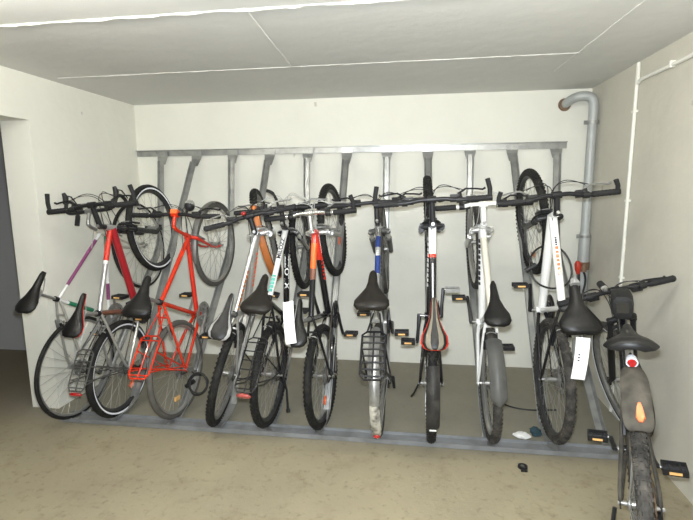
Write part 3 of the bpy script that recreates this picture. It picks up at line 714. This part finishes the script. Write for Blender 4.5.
# small things on the bars of the two bicycles before
g = D['_']; mb = MB(); c_ = g['Bp'](.02, .03, .03); mb.ball(c_, (.013,.015,.013), 'redref', ax=(g['NS'], g['YS'], g['U'])); mb.tube([c_, g['Bp'](0,.03,0)], .010, 'black', 8); mb.build('red_lamp', g['bar'])
g = E['_']; mb = MB(); mb.tube(smooth_path([g['Bp'](0,.02,0), g['Bp'](.05,.03,.01), g['Bp'](.10,.055,.02), g['Bp'](.125,.095,.02)], 4), [.008]*4+[.009]*4+[.012]*5, 'grip', 8); mb.build('bar_end', g['bar'])
# H blue/silver
Hb = mk('H', 'silver and blue trekking bicycle with wide brown-black saddle and wire luggage rack', tw=.021, hl=.09,
  top=[(.12,'chrome'), (.27,'blue'), (.38,'silver'), (.62,'blue'), (1,'silver')], down=[(1,'grey_plastic')], seat='silver', head='silver', stay='silver', frame_r=(.0185,.021,.015), fork='susp', fork_m='grey_plastic', fork_m2='chrome',
  saddle='comfort', saddle_m='brownblack', wscale=1.04, crank=145, crank_m='satin', bar_m='satin', rim='rim_dull', tyre='tyre_dusty', dash=[('top','white',.60,.68,3,.016,(0,0,1)), ('down','ink',.5,.85,8,.012,(0,-.4,1))], rise=.01)
luggage_rack(Hb, 'satin', x0=.09, x1=-.20, w_=.13, slats=7, r=.0065, cross=1)
g = Hb['_']; mg = mudguard(g['root'], g['off'], V((0,0,0)), XA, ZA, Hb['R']+.016, .056, 60, 188, 'alloy', seg=(.66, 'cream_worn'), crown=.5)
a_ = R_(178); d_ = V((math.cos(a_), 0, math.sin(a_))); MB().ball(d_*(Hb['R']+.020), (.010,.020,.014), 'redref', ax=(d_, YA, d_.cross(YA))).build('rear_reflector', mg)
mb = MB(); mb.tube([V((.0,-.085,.02)), V((-.03,-.09,-.06))], [.012,.009], 'satin', 8); mb.build('derailleur_guard', g['root'], loc=g['off'])
# I white/black centre
I = mk('I', 'white and black mountain bicycle, wide bar with bar ends, long black clip-on rear mudguard', tw=.024, knob=True, hl=.10,
  top=[(.30,'white'), (.34,'red'), (1,'gloss_black')], down=[(.2,'gloss_black'), (1,'gloss_black')], seat='gloss_black', head='gloss_black', stay='gloss_black', frame_r=(.023,.024,.016), fork='susp', fork_m='satin', fork_m2='satin',
  ends=True, end_len=.10, saddle='slim', saddle_m=['red','leather','olive','leather','olive','leather','red']+['leather']*9, saddle_trim=('white',1), crank=20, pedal_r=1, crank_m='satin', rim='rim_black',
  dash=[('top','reflex',.10,.70,1,.006,(0,0,1)), ('down','white',.35,.9,10,.018,(0,.8,.5)), ('down','white',.35,.75,5,.016,(0,-.8,.5))])
g = I['_']; mg = mudguard(g['root'], g['off'], V((0,0,0)), XA, ZA, I['R']+.045, .072, 82, 139, 'dusty_black', stays=False, crown=.55)
a_ = R_(135); d_ = V((math.cos(a_), 0, math.sin(a_))); MB().box(d_*(I['R']+.046), (.004,.036,.008), 'white', (d_, YA, d_.cross(YA))).build('white_marking', mg)
mb = MB(); mb.tube([V((-.01,.075,-.01)), V((-.05,.10,-.13)), V((-.065,.115,-.20))], [.006,.006,.008], 'satin', 8); mb.build('kickstand', g['root'], loc=g['off'])
# J white
J = mk('J', 'white bicycle with pearl top tube, black saddle and broad grey rear mudguard', tw=.026, knob=True, tyre='tyre_dusty', hl=.09,
  top=[(.13,'white'), (1,'cream')], down=[(1,'white')], seat='white', head='white', stay='white', frame_r=(.022,.024,.016), fork='susp', fork_m='silver', fork_m2='chrome', bar_m='white', stem_m='white',
  saddle='slim', crank=190, plain_r=1, crank_m='satin', rim='rim', cables='cable_w', dash=[('down','ink',.40,.9,9,.016,(0,.6,.7))])
g = J['_']; mudguard(g['root'], g['off'], V((0,0,0)), XA, ZA, J['R']+.05, .088, 70, 127, 'grey_plastic', stays=False, crown=.5)
# K white w/ red
K = mk('K', 'white mountain bicycle with red-orange lettering, nearest the drain pipe in the rack', bs=-.016, tw=.026, knob=True, hl=.10,
  top=[(.95,'white'), (1,'gloss_black')], down=[(1,'white')], seat='white', head='white', stay='gloss_black', frame_r=(.024,.026,.016), fork='susp', fork_m='satin', fork_m2='satin', ends=True, end_len=.06, end_t=.03,
  saddle='comfort', wscale=1.05, crank=225, crank_m='satin', rim='rim_black', disc=True, tyre_r='tyre_dusty', dash=[('top','ink',.66,.76,4,.010,(0,.22,1)), ('top','orangeref',.34,.66,7,.015,(0,.22,1))], wheel_ref_f=190, wr_col='orange', lever_m='alloy')
g = K['_']; MB().tube([g['sm']+V((.118,0,-.002)), g['sm']+V((.128,0,-.004)), g['sm']+V((.150,0,-.012))], [.024,.024,.016], 'silver_vinyl', 12).build('saddle_nose_cap', g['sad'])
# L black front right
Lb = bike(dict(FIT['L'], tw=.026, knob=True, tyre='tyre_dusty', top=[(1,'gloss_black')], down=[(1,'gloss_black')], seat='gloss_black', head='gloss_black', stay='mud', frame_r=(.020,.024,.017), hl=.10,
  fork='susp', fork_m='satin', fork_m2='satin', saddle='wide', wscale=.80, crank=165, crank_m='satin', rim='rim_dull', front_stripe=True, dusty=True, saddle_m='leather', lever_m='satin', stem_m='satin'),
  'muddy black bicycle on the floor at the right wall, orange reflector on its mudguard')
g = Lb['_']; mb = MB(); rr = []
blade = smooth_path([(.17,0,.50), (.10,0,.52), (.02,0,.515), (-.06,0,.485), (-.13,0,.44), (-.165,0,.41)], 4); BK = len(blade)
for i_, p in enumerate(blade):
    d = (blade[min(i_+1, BK-1)]-blade[max(i_-1, 0)]).normalized(); nn = YA.cross(d).normalized(); nn = nn if nn.z > 0 else -nn
    hwid = (.026+.020*min(1, i_/8))*(math.sqrt(max(.12, 1-(max(0, i_-(BK-5))/5)**2)))
    rr.append([p+YA*hwid*t-nn*.016*t*t for t in (-1,-.6,-.2,.2,.6,1)]+[p+YA*hwid*t-nn*(.016*t*t+.003) for t in (1,.6,.2,-.2,-.6,-1)])
mb.rings(rr, 'mud'); mg = mb.build('mudguard', g['root'], loc=g['off'])
mb = MB(); mb.tube([(.17,0,.50), (.20,0,.49), (.235,0,.50)], .009, 'black', 8); mb.build('mudguard_bracket', mg)
c0 = blade[-6]; t_ = (blade[-4]-blade[-8]).normalized(); d_ = YA.cross(t_); d_ = d_ if d_.z > 0 else -d_
mb = MB(); rr = []
for s_, w_ in ((-.033,.004), (-.02,.009), (0,.013), (.02,.015), (.036,.006)): rr.append([c0+d_*q+t_*s_+YA*(y*w_-.006) for q, y in ((-.004,-1), (-.004,1), (.006,.8), (.006,-.8))])
mb.rings(rr, 'orangeref'); mb.build('rear_reflector', mg)
sm = g['sm']; mb = MB(); p_ = sm+V((-.105,-.0,-.062)); mb.tube([p_, p_+V((-.03,0,-.004))], [.018,.0205], 'reflex', 16); mb.tube([p_+V((-.028,0,-.004)), p_+V((-.040,0,-.005))], [.0175,.012], 'redref', 16); mb.tube([sm+V((-.04,0,-.07)), p_], .006, 'black', 6)
mb.build('tail_light', g['root'], loc=g['off'])
mb = MB(); q0 = g['tA']+V((-.13,0,.075)); rr = []
for s_, hy, hz in ((-.08,.026,.036), (-.07,.042,.056), (0,.050,.068), (.05,.048,.066), (.07,.032,.050)):
    rr.append([q0+V((s_, math.copysign(abs(math.cos(a))**.6, math.cos(a))*hy, math.copysign(abs(math.sin(a))**.6, math.sin(a))*hz)) for a in [2*PI*j/16 for j in range(16)]])
mb.rings(rr, 'bag'); bg = mb.build('frame_bag', g['root'], loc=g['off'])
MB().box(q0+V((-.080,0,.004)), (.006,.05,.050), 'window_film').build('bag_window', bg)
mb = MB(); mb.tube([g['Bp'](.0,.05,.028), g['Bp'](.05,.05,.028)], [.020,.018], 'black', 14); mb.tube([g['Bp'](-.012,.05,.028), g['Bp'](0,.05,.028)], [.015,.019], 'chrome', 14); mb.build('bell', g['bar'])
mb = MB(); mb.tube([V((-.02,.085,-.01)), V((-.06,.11,-.16)), V((-.08,.12,-.26))], [.008,.008,.010], 'satin', 8); mb.build('kickstand', g['root'], loc=g['off'])

def world(S, p): return S['_']['Rm'] @ V(p)+S['_']['P']
# ------------------------------------------------------------------ tags hanging on two saddles
def tag_card(c, X, Z, w_, h_, label, marks=True, curl=.01):
    mb = MB(); n = X.cross(Z).normalized(); rr = []
    K = 8
    for i in range(K+1):
        t = i/K; p = V((0,0,0))-Z*h_*t+n*curl*math.sin(t*PI); rr.append([p-X*w_/2, p+X*w_/2, p+X*w_/2+n*.0015, p-X*w_/2+n*.0015])
    mb.rings(rr, 'paper'); o = mb.build('paper_tag', loc=c); tag(o, label, 'tag')
    if marks:
        m2 = MB()
        for k in range(3): m2.box(-Z*h_*(.40+.07*k)-X*w_*.18+n*(curl*math.sin((.40+.07*k)*PI))*1.0, (w_*.14, h_*.035, .005), 'ink', (X, Z, n))
        m2.build('print', o)
    return o
p = world(K, K['_']['sm']+V((-.135, 0, .02)))
tag_card(p+V((-.012,-.02,-.015)), V((1,0,-.06)).normalized(), V((.10,.10,1)).normalized(), .062, .200, 'white printed paper tag hanging below the saddle second from the right wall')
sm = G['_']['sm']
p = world(G, sm+V((.10, .03, .012)))
Zg = (G['_']['Rm'] @ V((1,.18,.02))).normalized(); Xg = (G['_']['Rm'] @ V((0,-1,.0))).normalized(); Xg = (Xg-Zg*Xg.dot(Zg)).normalized()
tag_card(p+V((-.02,-.012,.02)), Xg, Zg, .060, .235, 'white paper strip lying over the saddle of the red and black bicycle', False, .012)
# ------------------------------------------------------------------ cable locks
def lock(center, r, nrm, label, turns=1, rm=.006):
    e1, e2 = frame_of(V(nrm)); mb = MB(); K = 40*turns; pts = []
    for i in range(K+1):
        a = 2*PI*i/40; q = 1+.10*math.sin(a*1.3+i*.01); pts.append(e1*math.cos(a)*r*q+e2*math.sin(a)*r*(1.1-.08*math.sin(a*.7))+V(nrm).normalized()*(.012*i/40-.01))
    mb.tube(pts, rm, 'cable', 8); o = mb.build('cable_lock', loc=center); tag(o, label, 'bike lock')
    MB().tube([pts[0]-V((.03,0,.02)), pts[0]+V((.03,0,.02))], .015, 'black', 10).build('lock_body', o)
lock(V((3.335,-1.10,1.06)), .125, (.1,-1,.45), 'thin black cable lock looped round the frame of the white bicycle with red lettering')
lock(V((1.08,-1.22,.25)), .062, (.1,-1,.4), 'coiled black cable lock beside the rear wheel of the silver bicycle', 3, .007)

# ------------------------------------------------------------------ single wheel of another bike in the corner
Mb = bike(dict(FIT['H'], group=None, X=3.50, Y=-2.78, Z=.34, th=0, ps=PI-.12, ph=0, st=0, tw=.026, top=[(1,'gloss_black')], down=[(1,'gloss_black')], seat='gloss_black', head='gloss_black', stay='gloss_black', rim='rim_black'),
  'black bicycle of which only the tyre shows at the lower right corner')
# ------------------------------------------------------------------ drain pipe, tap, conduit
t = empty('drain_pipe', (3.82,-.18,0)); tag(t, 'grey vertical drain pipe in the right back corner with an elbow into the wall', 'pipe')
def wpipe(mb, name, par=t):
    o = mb.build(name, par)
    for v in o.data.vertices: v.co -= par.location
    return o
px, py = 3.822, -.18
mb = MB(); mb.tube(smooth_path([(3.67,-.012,2.185), (3.675,-.08,2.195), (3.70,-.15,2.21), (3.75,-.175,2.215), (3.80,py,2.20), (px,py,2.14), (px,py,1.9), (px,py,1.16)], 5), .034, 'pipe', 20); wpipe(mb, 'pipe')
mb = MB(); mb.tube([(px,py,1.19), (px,py,1.165), (px,py,1.15), (px,py,.005)], [.036,.042,.042,.040], 'pipe', 20); wpipe(mb, 'lower_pipe')
mb = MB(); mb.tube([(3.667,-.002,2.183), (3.669,-.022,2.184)], [.050,.043], 'rust', 18); wpipe(mb, 'wall_collar')
for z in (2.02, 1.16):
    mb = MB(); mb.tube([(px,py,z-.010), (px,py,z+.010)], .044, 'galv', 18); mb.box((3.848,py,z), (.034,.02,.02), 'galv'); mb.box((px-.045,py,z), (.03,.012,.03), 'galv'); wpipe(mb, 'pipe_clamp')
mb = MB(); mb.tube([(px,py,.90), (px,py,.96)], .047, 'rust', 16); wpipe(mb, 'pipe_joint')
t2 = empty('water_tap', (3.80,-.24,.9)); tag(t2, 'small tap with red handle and hanging black hose on the grey pipe', 'tap')
mb = MB(); mb.tube([(3.815,-.225,.93), (3.79,-.30,.935)], .018, 'rust', 10); mb.tube([(3.79,-.30,.90), (3.79,-.30,.965)], .020, 'rust', 10); mb.tube([(3.79,-.30,.935), (3.755,-.31,.935)], .012, 'rust', 10); wpipe(mb, 'tap_body', t2)
mb = MB(); mb.tube([(3.745,-.315,.885), (3.742,-.318,.92), (3.738,-.32,.965), (3.736,-.32,.985)], [.012,.022,.024,.012], 'tap_red', 10); wpipe(mb, 'tap_handle', t2)
mb = MB(); mb.tube(bez([(3.79,-.30,.90), (3.84,-.3,.80), (3.76,-.3,.72), (3.80,-.29,.60)]), .008, 'black', 8); mb.tube(bez([(3.75,-.315,.90), (3.75,-.32,.80), (3.77,-.32,.75), (3.76,-.31,.62)]), .010, 'black', 8); wpipe(mb, 'hose', t2)
t3 = empty('cable_conduit', (W-.012,-.82,2.17)); tag(t3, 'thin white cable conduit running down the right wall', 'conduit')
mb = MB(); mb.tube(smooth_path([(W-.014,-1.9,2.20), (W-.014,-1.35,2.178), (W-.014,-.90,2.180), (W-.014,-.82,2.165), (W-.014,-.80,2.12), (W-.014,-.80,.0+.02)], 5), .011, 'conduit', 10); wpipe(mb, 'conduit_tube', t3)
for (y, z) in ((-.80,2.0), (-.80,1.45), (-.80,.95), (-1.2,2.182), (-.80,.5)):
    mb = MB(); mb.box((W-.014,y,z), (.026,.034 if z < 2.1 else .014,.014 if z < 2.1 else .034), 'conduit'); wpipe(mb, 'clip', t3)

# ------------------------------------------------------------------ litter on the floor
def blob(name, c, r, m, seed, label, cat):
    rnd = random.Random(seed); mb = MB(); rings = []; n = 14; k = 8
    for i in range(k+1):
        tt = -PI/2+PI*(min(max(i, .05), k-.05))/k
        rings.append([V((math.cos(tt)*math.cos(a)*r[0]*rnd.uniform(.65,1.2), math.cos(tt)*math.sin(a)*r[1]*rnd.uniform(.65,1.2), r[2]+math.sin(tt)*r[2]*rnd.uniform(.8,1.05))) for a in [2*PI*j/n for j in range(n)]])
    mb.rings(rings, m); o = mb.build(name, loc=c, smooth=False); tag(o, label, cat)
blob('paper_tissue', (3.185,-1.20,0), (.05,.04,.017), 'cloth_w', 3, 'crumpled white tissue on the floor behind the floor rail', 'tissue')
blob('cloth_rag', (3.272,-1.165,0), (.036,.045,.028), 'cloth_t', 8, 'dark teal cloth bundle on the floor beside the white tissue', 'rag')
t = empty('bottle_cap_ring', (3.117,-1.53,0)); tag(t, 'small black plastic ring with a clip lying on the floor in front of the rack', 'plastic clip')
mb = MB(); mb.revolve(V((0,0,.008)), XA, YA, [(.026,.006), (.026,-.006), (.017,-.006), (.017,.006)], 'black', n=24); mb.build('ring', t)
mb = MB(); mb.box(V((0,-.036,.006)), (.034,.010,.010), 'black'); mb.build('clip_bar', t)
MB().tube([(0,.004,.003), (0,.004,.012)], .012, 'grey_plastic', 12).build('cap', t)
# wiring lying on the floor behind the rack
mb = MB(); mb.tube(smooth_path([(3.05,-.30,.006), (3.12,-.55,.006), (3.16,-.75,.006), (3.30,-.82,.006), (3.5,-.80,.006)], 6), .005, 'black', 6)
o = mb.build('floor_cable'); tag(o, 'thin dark cable lying on the floor behind the rack', 'cable')

# ------------------------------------------------------------------ colour management
vs = bpy.context.scene.view_settings; vs.view_transform = 'Standard'; vs.look = 'None'; vs.gamma = 1; vs.exposure = 0.85; vs.use_curve_mapping = False
